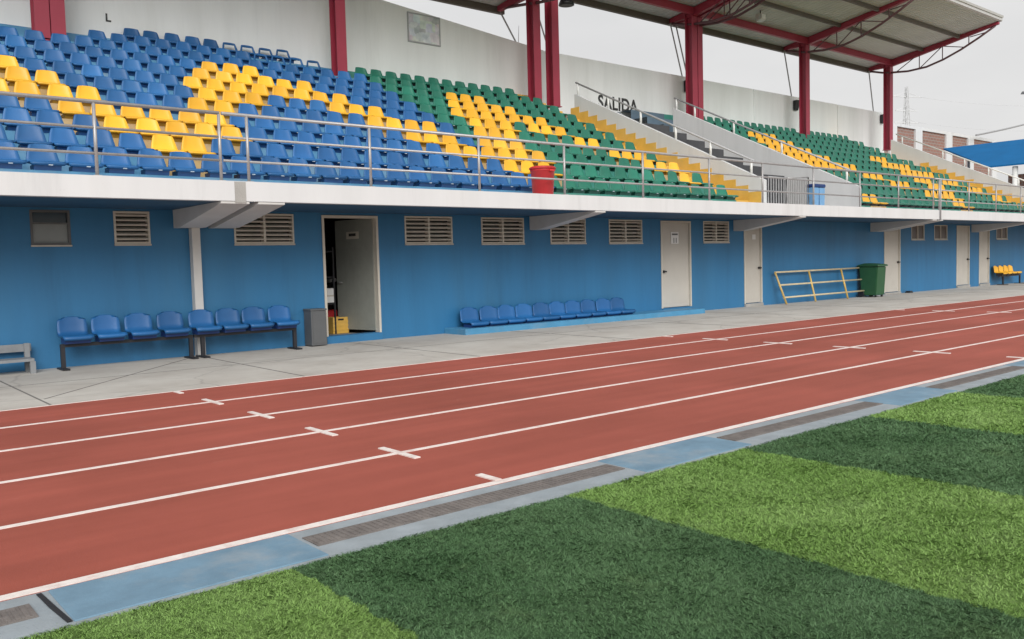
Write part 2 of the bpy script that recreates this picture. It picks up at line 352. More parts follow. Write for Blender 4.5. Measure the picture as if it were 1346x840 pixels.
# ------------------------------------------------------------------ ground
tag(MB().box(-500, 900, -500, 900, -.40, -.06).build('ground', mat('dusty_ground', (.30, .27, .23), .9, var=.15, scale=.3)), kind='structure')
tag(MB().box(-40, 120, 4.20, 10.33, -.3, .0).build('running_track', M['track']), kind='structure')
tag(MB().box(-40, 120, 10.332, 30, -.3, .004).build('pavement', M['pavement']), kind='structure')
ml = MB()
LN = [4.27, 5.49, 6.71, 7.93, 9.15]
for i, y in enumerate(LN):
    w = .032 if i == 0 else .025; y += .007 if i == 0 else 0
    ml.box(-40, 120, y - w, y + w, -.01, .004)
ml.box(-40, 120, 10.312, 10.331, -.01, .0035)
for X in (-5.25, 3.46, 12.18, 20.9, 29.6):
    for i, y in enumerate(LN):
        a, b = (y + .04, y + .25) if i == 0 else (y - .25, y + .25)
        ml.box(X - .027, X + .027, a, b, -.008, .008)
    ml.box(X - .027, X + .027, 10.08, 10.30, -.008, .008)
tag(ml.build('lane_markings', M['line']), kind='structure')
tag(MB().box(-40, 120, -60, 3.74, -.3, -.004).build('pitch_turf', M['turf']), kind='structure')
# expansion joints cut in the pavement
mj = MB()
for X, dx in ((-1.2, 0), (2.14, .03), (5.12, .09), (8.0, .02), (11.4, .03), (14.8, 0), (18.2, .04), (21.8, 0), (25.4, 0), (29, 0), (33, 0), (37, 0)):
    mj.prism([(X, 10.34), (X + .022, 10.34), (X + dx + .022, 14.4), (X + dx, 14.4)], 'Z', -.01, .007)
mj.prism([(2.2, 10.9), (2.21, 10.88), (5.1, 14.2), (5.08, 14.21)], 'Z', -.01, .0065)
mj.prism([(-3, 12.5), (-3, 12.48), (40, 12.5), (40, 12.52)], 'Z', -.01, .0062)
tag(mj.build('pavement_joints', mat('dark_joint', (.17, .16, .15), .9)), kind='structure')

# drain channel between track and turf
md = MB(); md.box(-40, 120, 3.74, 4.20, -.3, .012)
tag(md.build('drain_channel', M['chan']), kind='structure')
names = {0: 'the broken gap', }
seg = [(-2.7, .72, 'grate'), (.812, 1.95, 'cover'), (1.97, 4.21, 'grate'), (4.24, 5.41, 'cover'), (5.43, 7.68, 'grate'), (7.70, 8.88, 'cover'), (8.90, 11.15, 'grate'), (11.17, 12.35, 'cover')]
glabel = ['brown drain grate cut by the left edge, beside the dark gap', 'long brown drain grate alongside the nearest white corner mark', 'second long brown drain grate, beside the second light green band', 'farthest brown drain grate, at the right edge of the photo']
clabel = ['faded blue drain cover nearest the viewer, chipped dark at its left end', 'faded blue drain cover between the two long brown grates', 'third faded blue drain cover, beside the far dark green band', 'fourth faded blue drain cover, at the right edge of the photo']
gi = ci = 0
for a, b, t in seg:
    if t == 'grate':
        m_ = MB(); m_.box(a, b, 3.90, 4.075, -.02, .018)
        n = int((b - a) / .035)
        for i in range(n):
            x = a + .012 + i * (b - a - .02) / n
            m_.box(x, x + .02, 3.915, 4.06, .0, .0205)
        tag(m_.build('drain_grate', M['grate']), glabel[gi], 'drain grate', 'drain grates along the pitch'); gi += 1
    else:
        m_ = MB(); m_.box(a + .005, b - .005, 3.742, 4.19, -.02, .018); m_.bevel(.004, 1)
        tag(m_.build('drain_cover', M['cover_blue']), clabel[ci], 'drain cover', 'blue drain covers along the pitch'); ci += 1
m_ = MB(); m_.prism([(.768, 4.18), (.788, 4.18), (.798, 3.98), (.812, 3.75), (.792, 3.75), (.775, 3.98)], 'Z', .0, .0165)
tag(m_.build('drain_gap', M['black']), kind='structure')

# turf blades
def blades():
    cells = []
    def add(x0, x1, y0, y1, dens, h, w): cells.append((x0, x1, y0, y1, dens, h, w))
    add(.2, 3.6, 2.0, 3.75, 19000, .0125, .003); add(1.2, 3.6, .6, 2.0, 19000, .0125, .003)
    add(3.6, 6.5, 1.0, 3.75, 10500, .014, .0045); add(6.5, 12.5, 1.6, 3.75, 4500, .016, .0075)
    add(3.6, 12.5, -2.5, 1.0, 2600, .018, .009); add(6.5, 12.5, 1.0, 1.6, 3000, .018, .009); add(-2.5, .2, -2.5, 3.75, 3500, .016, .007); add(.2, 3.6, -2.5, .6, 4500, .015, .0065); add(.2, 1.2, .6, 2.0, 6000, .014, .006); add(12.5, 20, -2.5, 3.75, 900, .02, .016)
    P = []; H = []; W = []
    for x0, x1, y0, y1, d, h, w in cells:
        n = int((x1 - x0) * (y1 - y0) * d)
        p = np.stack([rng.uniform(x0, x1, n), rng.uniform(y0, y1, n), np.full(n, -.003)], 1)
        # clumps: height and lean follow a coarse field
        f = np.sin(p[:, 0] * 9.1 + 2 * np.sin(p[:, 1] * 7.3)) * np.cos(p[:, 1] * 10.7 + 1.7 * np.sin(p[:, 0] * 5.9))
        P.append(p); H.append(h * (1 + .35 * f) * rng.uniform(.6, 1.25, n)); W.append(w * rng.uniform(.7, 1.3, n))
    P = np.concatenate(P); H = np.concatenate(H); W = np.concatenate(W); n = len(P)
    ang = rng.uniform(0, 2 * np.pi, n)
    fx = .5 * np.sin(P[:, 0] * 6.3 + P[:, 1] * 3.1) + .5 * np.sin(P[:, 1] * 8.7 - P[:, 0] * 4.1)
    lean = np.stack([rng.normal(0, 1.1, n) + .5 * fx, rng.normal(.0, 1.1, n) + .4 * np.cos(P[:, 0] * 5 + P[:, 1] * 9), np.zeros(n)], 1)
    side = np.stack([np.cos(ang), np.sin(ang), np.zeros(n)], 1) * W[:, None] / 2
    up = np.zeros((n, 3)); up[:, 2] = H
    tip = P + up + lean * H[:, None]
    midp = P + up * .6 + lean * H[:, None] * .35
    V = np.stack([P - side, P + side, midp + side * .8, tip, midp - side * .8], 1).reshape(-1, 3)
    base = np.arange(n)[:, None] * 5
    F = (base + np.array([0, 1, 2, 3, 4])).astype(np.int32).ravel()
    me = bpy.data.meshes.new('grass')
    me.vertices.add(n * 5); me.vertices.foreach_set('co', V.astype(np.float32).ravel())
    me.loops.add(n * 5); me.loops.foreach_set('vertex_index', F)
    me.polygons.add(n); me.polygons.foreach_set('loop_start', (np.arange(n) * 5).astype(np.int32))
    me.update(calc_edges=True); me.materials.append(M['blade'])
    o = bpy.data.objects.new('grass', me); C.objects.link(o)
    tag(o, 'short artificial grass in alternating dark and light green bands', 'grass', kind='stuff')
blades()

# ------------------------------------------------------------------ grandstand
gs = thing('grandstand', 'long concrete grandstand with blue ground floor, white walkway edge and stepped seating', 'grandstand', (0, YF, 0))
gs.location = (0, 0, 0)
P_ = gs
# openings in the ground floor wall
wins = [(2.875, 3.42, 1.85, 2.37), (4.04, 4.585, 1.86, 2.37), (5.97, 7.07, 1.85, 2.37), (9.41, 10.56, 1.83, 2.37), (11.31, 12.49, 1.82, 2.37), (13.27, 14.38, 1.82, 2.37),
        (15.16, 16.34, 1.81, 2.37), (18.75, 19.87, 1.81, 2.37), (30.42, 31.4, 1.84, 2.37), (32.18, 33.24, 1.84, 2.37), (37.7, 38.8, 1.84, 2.37)]
doors = [(7.62, 8.80, .14, 2.36), (17.03, 18.22, .15, 2.36), (20.55, 21.4, .09, 2.30), (28.47, 29.59, .06, 2.30), (34.02, 35.15, .10, 2.36), (36.04, 37.0, .10, 2.30)]
ops = wins + doors
xs = sorted({XL, XE} | {v for o in ops for v in o[:2]}); zs = sorted({-.1, Z0 - .003} | {v for o in ops for v in o[2:]})
mw = MB()
for x0, x1 in zip(xs, xs[1:]):
    cx = (x0 + x1) / 2; run = None
    for z0, z1 in zip(zs, zs[1:]):
        cz = (z0 + z1) / 2
        hole = any(a < cx < b and c < cz < d for a, b, c, d in ops)
        if hole:
            if run: mw.box(x0, x1, YW, YW + .2, *run); run = None
        else: run = (run[0], z1) if run else (z0, z1)
    if run: mw.box(x0, x1, YW, YW + .2, *run)
bmesh.ops.remove_doubles(mw.bm, verts=mw.bm.verts, dist=.0005)
# drop the inner faces shared by neighbouring wall pieces
seen = {}
for f in list(mw.bm.faces):
    key = frozenset(v.index for v in f.verts) if False else tuple(sorted((round(v.co.x, 3), round(v.co.y, 3), round(v.co.z, 3)) for v in f.verts))
    seen.setdefault(key, []).append(f)
bmesh.ops.delete(mw.bm, geom=[f for fs in seen.values() if len(fs) > 1 for f in fs], context='FACES_ONLY')
mw.build('ground_floor_wall', M['wall_blue'], P_)
# room shell behind the wall (floor and rear), keeps the openings dark
MB().box(XL, XE, YW + .2, 21.8, -.1, .10).build('ground_floor_slab', M['concrete'], P_)
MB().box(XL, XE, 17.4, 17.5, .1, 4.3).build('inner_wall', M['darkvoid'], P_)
# walkway slab
ms = MB(); ms.box(XL, XE, YF, YW + .25, Z0, ZS); ms.build('walkway_slab', M['white'], P_)
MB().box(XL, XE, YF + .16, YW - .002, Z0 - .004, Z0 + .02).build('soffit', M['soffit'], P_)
MB().box(5.17, 5.34, YF - .006, YF + .1, Z0 - .025, ZS - .008).build('joint_cover', M['concrete'], P_)
MB().tube([(28.02, YF - .03, 3.66), (28.02, YF - .03, Z0 - .02)], .025).build('drain_pipe', M['grey_pipe'], P_)
# tapered cantilever beams
for x0, x1 in ((-2.6, -2.3), (4.96, 5.39), (5.53, 5.95), (12.66, 12.95), (20.08, 20.38), (27.56, 27.84), (27.98, 28.28), (35.34, 35.64), (42.9, 43.2)):
    mb = MB(); mb.prism([(YF + .006, Z0 - .007), (YW - .002, Z0 - .007), (YW - .002, 2.11), (YW - .28, 2.11), (YF + .006, 2.372)], 'X', x0, x1)
    mb.build('cantilever_beam', M['beam_grey'], P_)
mp = MB(); mp.box(5.20, 5.335, 14.285, 14.42, 0, 2.112); mp.build('support_post', M['beam_grey'], P_)

# windows
def louvre(i, x0, x1, z0, z1):
    f = MB(); t = .032
    f.box(x0, x1, YW - .012, YW + .12, z0, z0 + t); f.box(x0, x1, YW - .012, YW + .12, z1 - t, z1)
    f.box(x0, x0 + t, YW - .012, YW + .12, z0 + t, z1 - t); f.box(x1 - t, x1, YW - .012, YW + .12, z0 + t, z1 - t)
    if x1 - x0 > .8: xm = (x0 + x1) / 2; f.box(xm - .02, xm + .02, YW - .010, YW + .11, z0 + t, z1 - t)
    w = f.build('window', M['frame'], P_)
    s = MB(); n = 6
    for k in range(n):
        z = z0 + t + (k + .35) * (z1 - z0 - 2 * t) / n
        s.prism([(YW + .0, z + .0), (YW + .0, z + .028), (YW + .075, z + .058), (YW + .075, z + .036)], 'X', x0 + t, x1 - t)
    s.build('louvre_slats', M['slat'], w)
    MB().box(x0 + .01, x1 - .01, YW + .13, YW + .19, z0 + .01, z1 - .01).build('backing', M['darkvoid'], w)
    MB().box(x0 - .005, x1 + .005, YW - .03, YW - .001, z0 - .03, z0 - .002).build('sill', M['slat'], w)
for i, (x0, x1, z0, z1) in enumerate(wins):
    if i in (0, 8, 9, 10):
        f = MB(); t = .035
        f.box(x0, x1, YW - .006, YW + .08, z0, z0 + t); f.box(x0, x1, YW - .006, YW + .08, z1 - t, z1)
        f.box(x0, x0 + t, YW - .006, YW + .08, z0 + t, z1 - t); f.box(x1 - t, x1, YW - .006, YW + .08, z0 + t, z1 - t)
        zm = z0 + .62 * (z1 - z0) if i == 0 else (z0 + z1) / 2
        if i == 0: f.box(x0 + t, x1 - t, YW - .004, YW + .07, zm - .012, zm + .012)
        else: xm = (x0 + x1) / 2; f.box(xm - .02, xm + .02, YW - .004, YW + .07, z0 + t, z1 - t)
        w = f.build('window', M['frame'] if i else M['cabgrey'], P_)
        if i == 0:
            MB().box(x0 + t, x1 - t, YW + .03, YW + .045, z0 + t, zm - .012).build('pane', M['panegrey'], w)
            MB().box(x0 + t, x1 - t, YW + .05, YW + .065, zm + .012, z1 - t).build('pane', M['panedark'], w)
        else: MB().box(x0 + t, x1 - t, YW + .03, YW + .045, z0 + t, z1 - t).build('pane', M['panebrown'], w)
        MB().box(x0 - .005, x1 + .005, YW - .03, YW - .001, z0 - .025, z0 - .002).build('sill', M['slat'], w)
    else: louvre(i, x0, x1, z0, z1)

# doors
def door_frame(x0, x1, z0, z1, d):
    f = MB(); t = .045
    f.box(x0, x0 + t, YW - .02, YW + .14, z0, z1); f.box(x1 - t, x1, YW - .02, YW + .14, z0, z1); f.box(x0 + t, x1 - t, YW - .02, YW + .14, z1 - t, z1)
    f.build('door_frame', M['frame'], d)
def leaf(x0, x1, z0, z1):
    b = MB(); b.box(x0 + .05, x1 - .05, YW + .03, YW + .075, z0 + .01, z1 - .05); b.bevel(.006, 1)
    # pressed panel lines
    b.box(x0 + .12, x1 - .12, YW + .024, YW + .031, z0 + .12, z0 + .135); b.box(x0 + .12, x1 - .12, YW + .024, YW + .031, z1 - .19, z1 - .175)
    return b
for i, (x0, x1, z0, z1) in enumerate(doors):
    if i == 0:
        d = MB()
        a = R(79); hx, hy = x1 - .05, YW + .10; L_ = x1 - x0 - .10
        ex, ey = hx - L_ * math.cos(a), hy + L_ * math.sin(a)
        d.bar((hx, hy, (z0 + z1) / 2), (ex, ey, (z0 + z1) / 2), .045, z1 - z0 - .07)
        o = d.build('door', M['door_shaded'], P_); o['label'] = 'open beige door swung inwards'
        door_frame(x0, x1, z0, z1, o)
        # sign plate and handle on the face turned to the track
        ux, uy = math.cos(math.pi - a), math.sin(math.pi - a); nx, ny = -uy, ux   # along leaf, outward normal
        if nx > 0: nx, ny = -nx, -ny
        def on(u, n): return (hx + ux * u + nx * n, hy + uy * u + ny * n)
        s = MB()
        p0, p1 = on(.38, .026), on(.74, .026)
        s.bar((*p0, 2.02), (*p1, 2.02), .006, .14); s.build('door_sign', M['frame'], o)
        s = MB(); p0, p1 = on(.46, .031), on(.66, .031); s.bar((*p0, 2.03), (*p1, 2.03), .004, .055); s.build('sign_print', M['ink'], o)
        s = MB(); p0, p1 = on(L_ - .10, .03), on(L_ - .10, .09); s.tube([(*p0, 1.1), (*p1, 1.1)], .016); q = on(L_ - .24, .09); s.tube([(*p1, 1.1), (*q, 1.1)], .013); s.build('handle', M['galv'], o)
    else:
        o = leaf(x0, x1, z0, z1).build('door', M['door'], P_); door_frame(x0, x1, z0, z1, o)
        hx = x0 + .12 if i == 1 else x1 - .12
        s = MB(); s.tube([(hx, YW + .03, 1.08), (hx, YW - .03, 1.08)], .03); s.box(hx - .06, hx + .06, YW - .045, YW - .02, 1.06, 1.095); s.build('handle', M['black'], o)
        if i == 1:
            MB().box(17.46, 17.76, YW + .018, YW + .024, 1.78, 2.08).build('door_sign', M['paper'], o)
            g = MB(); g.box(17.50, 17.72, YW + .012, YW + .016, 2.0, 2.04)
            for k in (17.56, 17.65): g.box(k, k + .022, YW + .012, YW + .016, 1.80, 1.93)
            g.build('sign_print', M['cabgrey'], o)
        if i == 2: MB().box(20.98, 21.14, YW + .018, YW + .024, 1.88, 2.02).build('door_sign', M['paper'], o)
    MB().box(x0 - .0, x1 + .0, YW - .05, YW + .2, -.05, z0 - .004).build('door_step', M['wall_blue'] if i < 2 else M['concrete'], P_)

# terraces: one riser + tread strip per row, painted in the colours of the seats above
rows_yellow = {8: [(11, 13), (25, 27)], 7: [(10, 15), (24, 28)], 6: [(1, 2), (9, 16), (23, 29)], 5: [(1, 3), (9, 11), (15, 17), (23, 25), (27, 29)], 4: [(1, 4), (8, 9), (16, 19), (22, 24), (29, 30)],
               3: [(3, 8), (17, 19), (21, 23), (30, 32)], 2: [(4, 8), (18, 23), (31, 33)], 1: [(5, 6), (20, 22), (32, 32)], 0: []}
rows_yellow2 = {8: [(54, 57)], 7: [(53, 57)], 6: [(52, 57), (67, 69)], 5: [(51, 57), (66, 70)], 4: [(51, 58), (66, 71)], 3: [(57, 59), (65, 67), (70, 72)], 2: [(58, 60), (64, 66), (71, 73)], 1: [(60, 64), (72, 73)], 0: [(48, 49), (61, 62)]}
def colour(k, n):
    for a, b in rows_yellow.get(k, []) + rows_yellow2.get(k, []):
        if a <= n <= b: return 'yellow'
    return 'blue' if n <= 20 else 'green'
cidx = {'blue': 0, 'green': 1, 'yellow': 2, 'aisle': 3, 'stair': 4}
mt = MB(); TM = [M[q] for q in ('riser_blue', 'riser_green', 'riser_yellow', 'aisle_yellow', 'stair_blue')]
def ry(k): return lipy(k) + .06
def strip(n0, n1, x0, x1, k0=0):
    for k in range(k0, 12):
        zb = ZS if k == 0 else tread(k - 1); zt = tread(k); y0 = ry(k); y1 = ry(k + 1) if k < 11 else YR + .1
        groups = []
        for n in range(n0, n1 + 1):
            c = colour(k, n)
            if n in (34, 75): c = 'aisle'
            if n in (45, 46, 47, 48) and k >= 8: c = 'stair'
            if groups and groups[-1][0] == c: groups[-1][2] = n
            else: groups.append([c, n, n])
        for j, (c, a, b) in enumerate(groups):
            xa = x0 if j == 0 else SX0 + SP * (a - .5); xb = x1 if j == len(groups) - 1 else SX0 + SP * (b + .5)
            mt.quad((xa, y0, zb), (xb, y0, zb), (xb, y0, zt), (xa, y0, zt), mi=cidx[c])
            mt.quad((xa, y0, zt), (xb, y0, zt), (xb, y1, zt), (xa, y1, zt), mi=cidx[c])
strip(-18, 34, XL, W1)
mt.build('terrace_steps', TM, P_); mt = MB()
strip(45, 75, W2 + .15, W3)
mt.build('terrace_steps', TM, P_)
# stair between the two side walls
mst = MB()
mst.box(W1 + .15, W2, YW + .25, 20.2, ZS - .2, ZS - .002)
mst.build('stair_floor', M['concrete'], P_)
mst = MB(); y, z = 13.55, 3.26; k = 0
while y < 17.6:
    mst.box(W1 + .152, 21.2, y, 18.2 - .001 * k, z - .02 if k else ZS, z + .315); y += .665; z += .315; k += 1
mst.build('stair', M['stairdark'], P_)
MB().box(W1 + .15, W2, 20.41, YR, 5.6, 6.12).build('stair_landing', M['concrete'], P_)
MB().box(22.9, W2 + .14, YR - .035, YR - .002, 6.0, 6.95).build('painted_band', M['stair_blue'], P_)
# sloped side walls
def wing(x, w):
    m_ = MB(); m_.prism([(13.19, ZS - .02), (20.1, ZS - .02), (20.1, 6.70), (13.19, 3.38)], 'X', x, x + w)
    return m_.build('side_wall', M['white'], P_)
wa = wing(W1, .15); wing(W2, .15); wc = wing(W3, .18)
sk = MB()
for j in range(18):
    y0 = ry(0) - .38 + .39 * j; zt = tread(0) + .22 + .187 * j
    sk.box(W1 - .012, W1 - .002, y0, y0 + .388, ZS if j < 3 else zt - .75, zt)
sk.build('painted_skirting', M['aisle_yellow'], wa)
sk = MB()
for j in range(14):
    y0 = ry(0) - .38 + .39 * j; zt = tread(0) + .16 + .187 * j
    sk.box(W3 - .012, W3 - .002, y0, y0 + .388, ZS if j < 3 else zt - .7, zt)
sk.build('painted_skirting', M['aisle_yellow'], wc)
# rear wall (raked top at the left), with pilaster strips
mb = MB(); mb.prism([(XL, 6.0), (44.9, 6.0), (44.9, 8.73), (20.85, 8.73), (20.8, 8.74), (20.3, 8.80), (14.3, 9.36), (XL, 11.4)], 'Y', YR, YR + .2)
mb.build('rear_wall', M['offwhite'], P_)
for X in (33.2, 40.2): MB().box(X, X + .22, YR - .05, YR - .001, 6.98, 8.70).build('pilaster', M['offwhite'], P_)
lettering('exit_lettering', 'SALIDA', M['ink'], 23.46, YR - .006, 7.02, .68, P_, sx=.93, bold=.016)
lettering('sector_lettering', 'L', M['ink'], 6.44, YR - .006, 7.52, .26, P_, bold=.008)
# outer closing faces of the stand
MB().box(W3 + .19, XE, 14.68, 22.6, -.05, 2.69).build('end_block', M['offwhite'], P_)

# ------------------------------------------------------------------ things on the rear wall
t = thing('notice_board', 'framed faded blue-grey notice board high on the rear wall', 'notice board', (15.8, YR, 8.71))
MB().box(-.57, .57, -.02, -.004, -.41, .41).build('print', M['poster'], t)
f = MB(); f.box(-.61, .61, -.03, -.002, .41, .45); f.box(-.61, .61, -.03, -.002, -.45, -.41); f.box(-.61, -.57, -.03, -.002, -.41, .41); f.box(.57, .61, -.03, -.002, -.41, .41)
f.build('frame', M['grey_pipe'], t)
for X, z, lab in ((28.55, 8.33, 'small black wall box beside the doubled maroon column'), (36.45, 8.32, 'small black wall box beside the single middle maroon column'), (44.55, 8.38, 'small black wall box beside the farthest maroon column')):
    t = thing('wall_speaker', lab, 'wall speaker', (X, YR, z), 'black boxes along the rear wall')
    b = MB(); b.prism([(-.10, -.22), (-.04, -.22), (-.04, .22), (-.22, .22)], 'X', -.15, .15); b.build('cabinet', M['black'], t)
    MB().box(-.04, .04, -.04, -.001, -.06, .06).build('bracket', M['steelblack'], t)
t = tag(MB().tube([(0, 0, 0), (.04, 0, .62)], [.012, .006], 6).build('antenna_rod', M['grey_pipe'], loc=(19.75, YR + .1, 8.83)), 'thin upright rod on the wall top just before the paired columns', 'antenna')

# ------------------------------------------------------------------ roofs
def roof(name, label, x0, x1, cols, dz, yt, front=16.42):
    t = thing(name, label, 'roof', (0, 0, 0), 'canopy roofs over the stand')
    def zu(y): return 11.0 + dz + .15 * (21.45 - y)
    yb = yt
    b = MB(); th = .05
    b.prism([(front, zu(front)), (yb, zu(yb)), (yb, zu(yb) + th), (front, zu(front) + th)], 'X', x0, x1)
    n = int((x1 - x0) / .25)
    for i in range(n):       # standing ribs under the sheet
        x = x0 + .1 + i * .25
        b.prism([(front + .05, zu(front + .05) - .012), (yb - .02, zu(yb - .02) - .012), (yb - .02, zu(yb - .02) + .001), (front + .05, zu(front + .05) + .001)], 'X', x, x + .035)
    b.build('roof_sheet', M['roof_under'], t)
    g = MB(); zf = zu(front)
    g.prism([(front - .06, zf + .02), (front + .0, zf - .02), (front + .0, zf + .14), (front - .06, zf + .14)], 'X', x0, x1)
    g.prism([(front - .10, zf + .142), (front + .1, zf + .142), (front + .1, zf + .21), (front - .12, zf + .23)], 'X', x0, x1)
    g.build('front_gutter', M['silver'], t)
    g = MB(); g.prism([(yb - .05, zu(yb) - .22), (yb + .10, zu(yb) - .22), (yb + .10, zu(yb) + .07), (yb - .05, zu(yb) - .002)], 'X', x0, x1); g.build('rear_gutter', M['purlin'], t)
    for y in (19.86, 18.16):
        g = MB(); g.box(x0 + .01, x1 - .01, y - .05, y + .05, zu(y) - .16, zu(y) - .015); g.build('purlin', M['purlin'], t)
    g = MB(); g.box(x0 + .02, x1 - .02, 21.38, 21.52, zu(21.45) - .30, zu(21.45) - .02); g.build('long_beam', M['maroon'], t)
    for cx in cols:
        c = MB()
        c.box(cx - .15, cx + .15, 21.43, 21.455, 6.55, 10.92 + dz); c.box(cx - .15, cx + .15, 21.755, 21.78, 6.55, 10.92 + dz); c.box(cx - .012, cx + .012, 21.456, 21.754, 6.55, 10.92 + dz)
        c.box(cx - .2, cx + .2, 21.40, 21.81, 6.55, 6.575)
        c.build('column', M['maroon'], t)
        d = MB()
        pr = [(yb - .08, zu(yb) - .17), (21.45, zu(21.45) - .35), (20.6, zu(20.6) - .32), (front + .03, zu(front) - .13), (front + .03, zu(front) - .02), (yb - .08, zu(yb) - .02)]
        d.prism(pr, 'X', cx - .09, cx + .09); d.build('roof_beam', M['maroon'], t)
        ch = [(yb - .12, 10.62), (21.9, 10.44), (21.4, 10.36), (20.6, 10.28), (19.7, 10.32), (18.9, 10.52), (18.1, 10.82), (17.3, 11.2), (16.6, 11.58)]
        l = MB(); l.tube([(cx, y, z + dz) for y, z in ch], .05)
        for y, z in ((20.05, 10.30), (18.95, 10.52), (17.75, 11.0)): l.tube([(cx, y, z + dz), (cx, y, zu(y) - .2)], .022, 6)
        for (ya, za), yb_ in (((21.2, 10.34), 20.2), ((20.05, 10.30), 19.0), ((17.95, 10.9), 18.9), ((16.95, 11.38), 17.7)):
            l.tube([(cx, ya, za + dz), (cx, yb_, zu(yb_) - .25)], .022, 6)
        l.build('truss', M['chord'], t)
        MB().tube([(cx, yb - .05, 10.62 + dz), (cx + 1.4, max(yb, 22.98) + .06, 8.3)], .03, 6).build('tie_rod', M['grey_pipe'], t)
        MB().box(cx - .06, cx + .06, yb - .14, yb + .02, 10.56 + dz, 10.74 + dz).build('tail_plate', M['galv'], t)
    return t
roof('canopy_roof', 'canopy roof on the maroon column at the left edge, before the first joint', -18, 4.78, (-10, -3, 4.76), -.57, 23.4)
roof('canopy_roof', 'lower left canopy roof carried by maroon columns up to the paired columns', 4.95, 19.6, (5.08, 12.15, 19.34), -.57, 23.4)
roof('canopy_roof', 'middle canopy roof between the paired columns and the doubled column', 19.95, 27.62, (20.16, 27.48), 0, 22.66)
roof('canopy_roof', 'far right canopy roof ending in an open curved truss', 27.66, 43.2, (27.82, 35.42, 43.04), 0, 22.66)

t = thing('ceiling_floodlight', 'small pale floodlight hanging under the far right canopy roof', 'floodlight', (30.45, 20.5, 11.0))
MB().tube([(0, 0, .0), (0, 0, .14)], .02).build('bracket', M['steelblack'], t)
b = MB(); b.prism([(-.14, -.24), (.12, -.30), (.14, .0), (-.08, .0)], 'X', -.17, .17); b.bevel(.02, 1); b.build('housing', M['silver'], t)
MB().box(-.14, .14, -.155, -.145, -.22, -.03).build('lens', M['paper'], t)
t = thing('horn_speaker', 'dark round loudspeaker hanging at the top of the paired columns', 'loudspeaker', (20.95, 21.7, 10.05))
b = MB(); b.lathe([(.10, .5), (.13, .3), (.25, .08), (.27, .0), (.2, -.02)], (0, 0, 0), 20); b.build('horn', M['black'], t)
MB().tube([(0, 0, .5), (0, 0, .75)], .02).build('bracket', M['steelblack'], t)

# ------------------------------------------------------------------ seats
def seat_mesh(name, mats, round_top=False, frame_only=False):
    """monoblock shell: profile (y, z, half width); lip at y=0 facing -Y, z=0 at the tread"""
    if round_top:
        prof = [(.0, .055, .19), (-.012, .085, .205), (.02, .105, .21), (.14, .088, .212), (.27, .082, .21), (.35, .11, .21), (.385, .18, .212), (.40, .26, .21), (.412, .335, .20), (.42, .372, .183), (.424, .385, .15)]
    else:
        prof = [(.015, .078, .20), (-.012, .088, .212), (.012, .102, .217), (.12, .094, .219), (.25, .092, .216), (.335, .118, .212), (.375, .18, .205), (.398, .26, .190), (.415, .345, .168), (.425, .392, .156), (.43, .405, .14)]
    bm = bmesh.new(); nu = 9; rings = []
    for i, (y, z, w) in enumerate(prof):
        ring = []
        for j in range(nu):
            u = -1 + 2 * j / (nu - 1)
            cup = abs(u) ** 3
            if i >= 6: yy, zz = y - .035 * cup, z - ((.022 if round_top else .008) * u ** 4 if i >= 9 else 0)
            elif i >= 3: yy, zz = y, z + .018 * cup
            else: yy, zz = y + .02 * cup, z + .004 * cup
            ring.append(bm.verts.new((u * w * (1 if round_top else 1.05), yy, zz)))
        rings.append(ring)
    for a, b in zip(rings, rings[1:]):
        for j in range(nu - 1):
            bm.faces.new((a[j], a[j+1], b[j+1], b[j]))
    if frame_only:   # broken seat: the panel of the back is missing, its rim remains
        dele = [f for f in bm.faces if f.calc_center_median().z > .15 and f.calc_center_median().z < .352 and abs(f.calc_center_median().x) < .13]
        bmesh.ops.delete(bm, geom=dele, context='FACES')
    bmesh.ops.recalc_face_normals(bm, faces=bm.faces)
    bmesh.ops.solidify(bm, geom=list(bm.faces), thickness=.018)
    for f in bm.faces: f.smooth = True; f.material_index = 0
    # base block under the shell, wide and dark to put in the lip's shade
    for x in (0,):
        vs = [bm.verts.new((x + dx, yy, zz)) for dx in (-.175, .175) for yy, zz in ((.062, .0), (.30, .0), (.30, .08), (.03, .08))]
        a, b = vs[:4], vs[4:]
        fs = [bm.faces.new(a), bm.faces.new(b[::-1])] + [bm.faces.new((a[i], a[(i+1) % 4], b[(i+1) % 4], b[i])) for i in range(4)]
        for f in fs: f.material_index = 1
    bmesh.ops.recalc_face_normals(bm, faces=bm.faces)
    me = bpy.data.meshes.new(name); bm.to_mesh(me); bm.free()
    for m in mats: me.materials.append(m)
    return me
smesh = {c: seat_mesh('stadium_seat', [M['seat_' + c], M['base_' + c]]) for c in ('blue', 'yellow', 'green')}
hollow = seat_mesh('stadium_seat', [M['seat_blue'], M['base_blue']], frame_only=True)
tg = MB(); tg.box(-.004, .05, -.030, -.012, .062, .092); dot_obj = tg.build('lip_dot', M['tag']); dot_mesh = dot_obj.data; bpy.data.objects.remove(dot_obj)  # small pale block on the front lip, right of centre

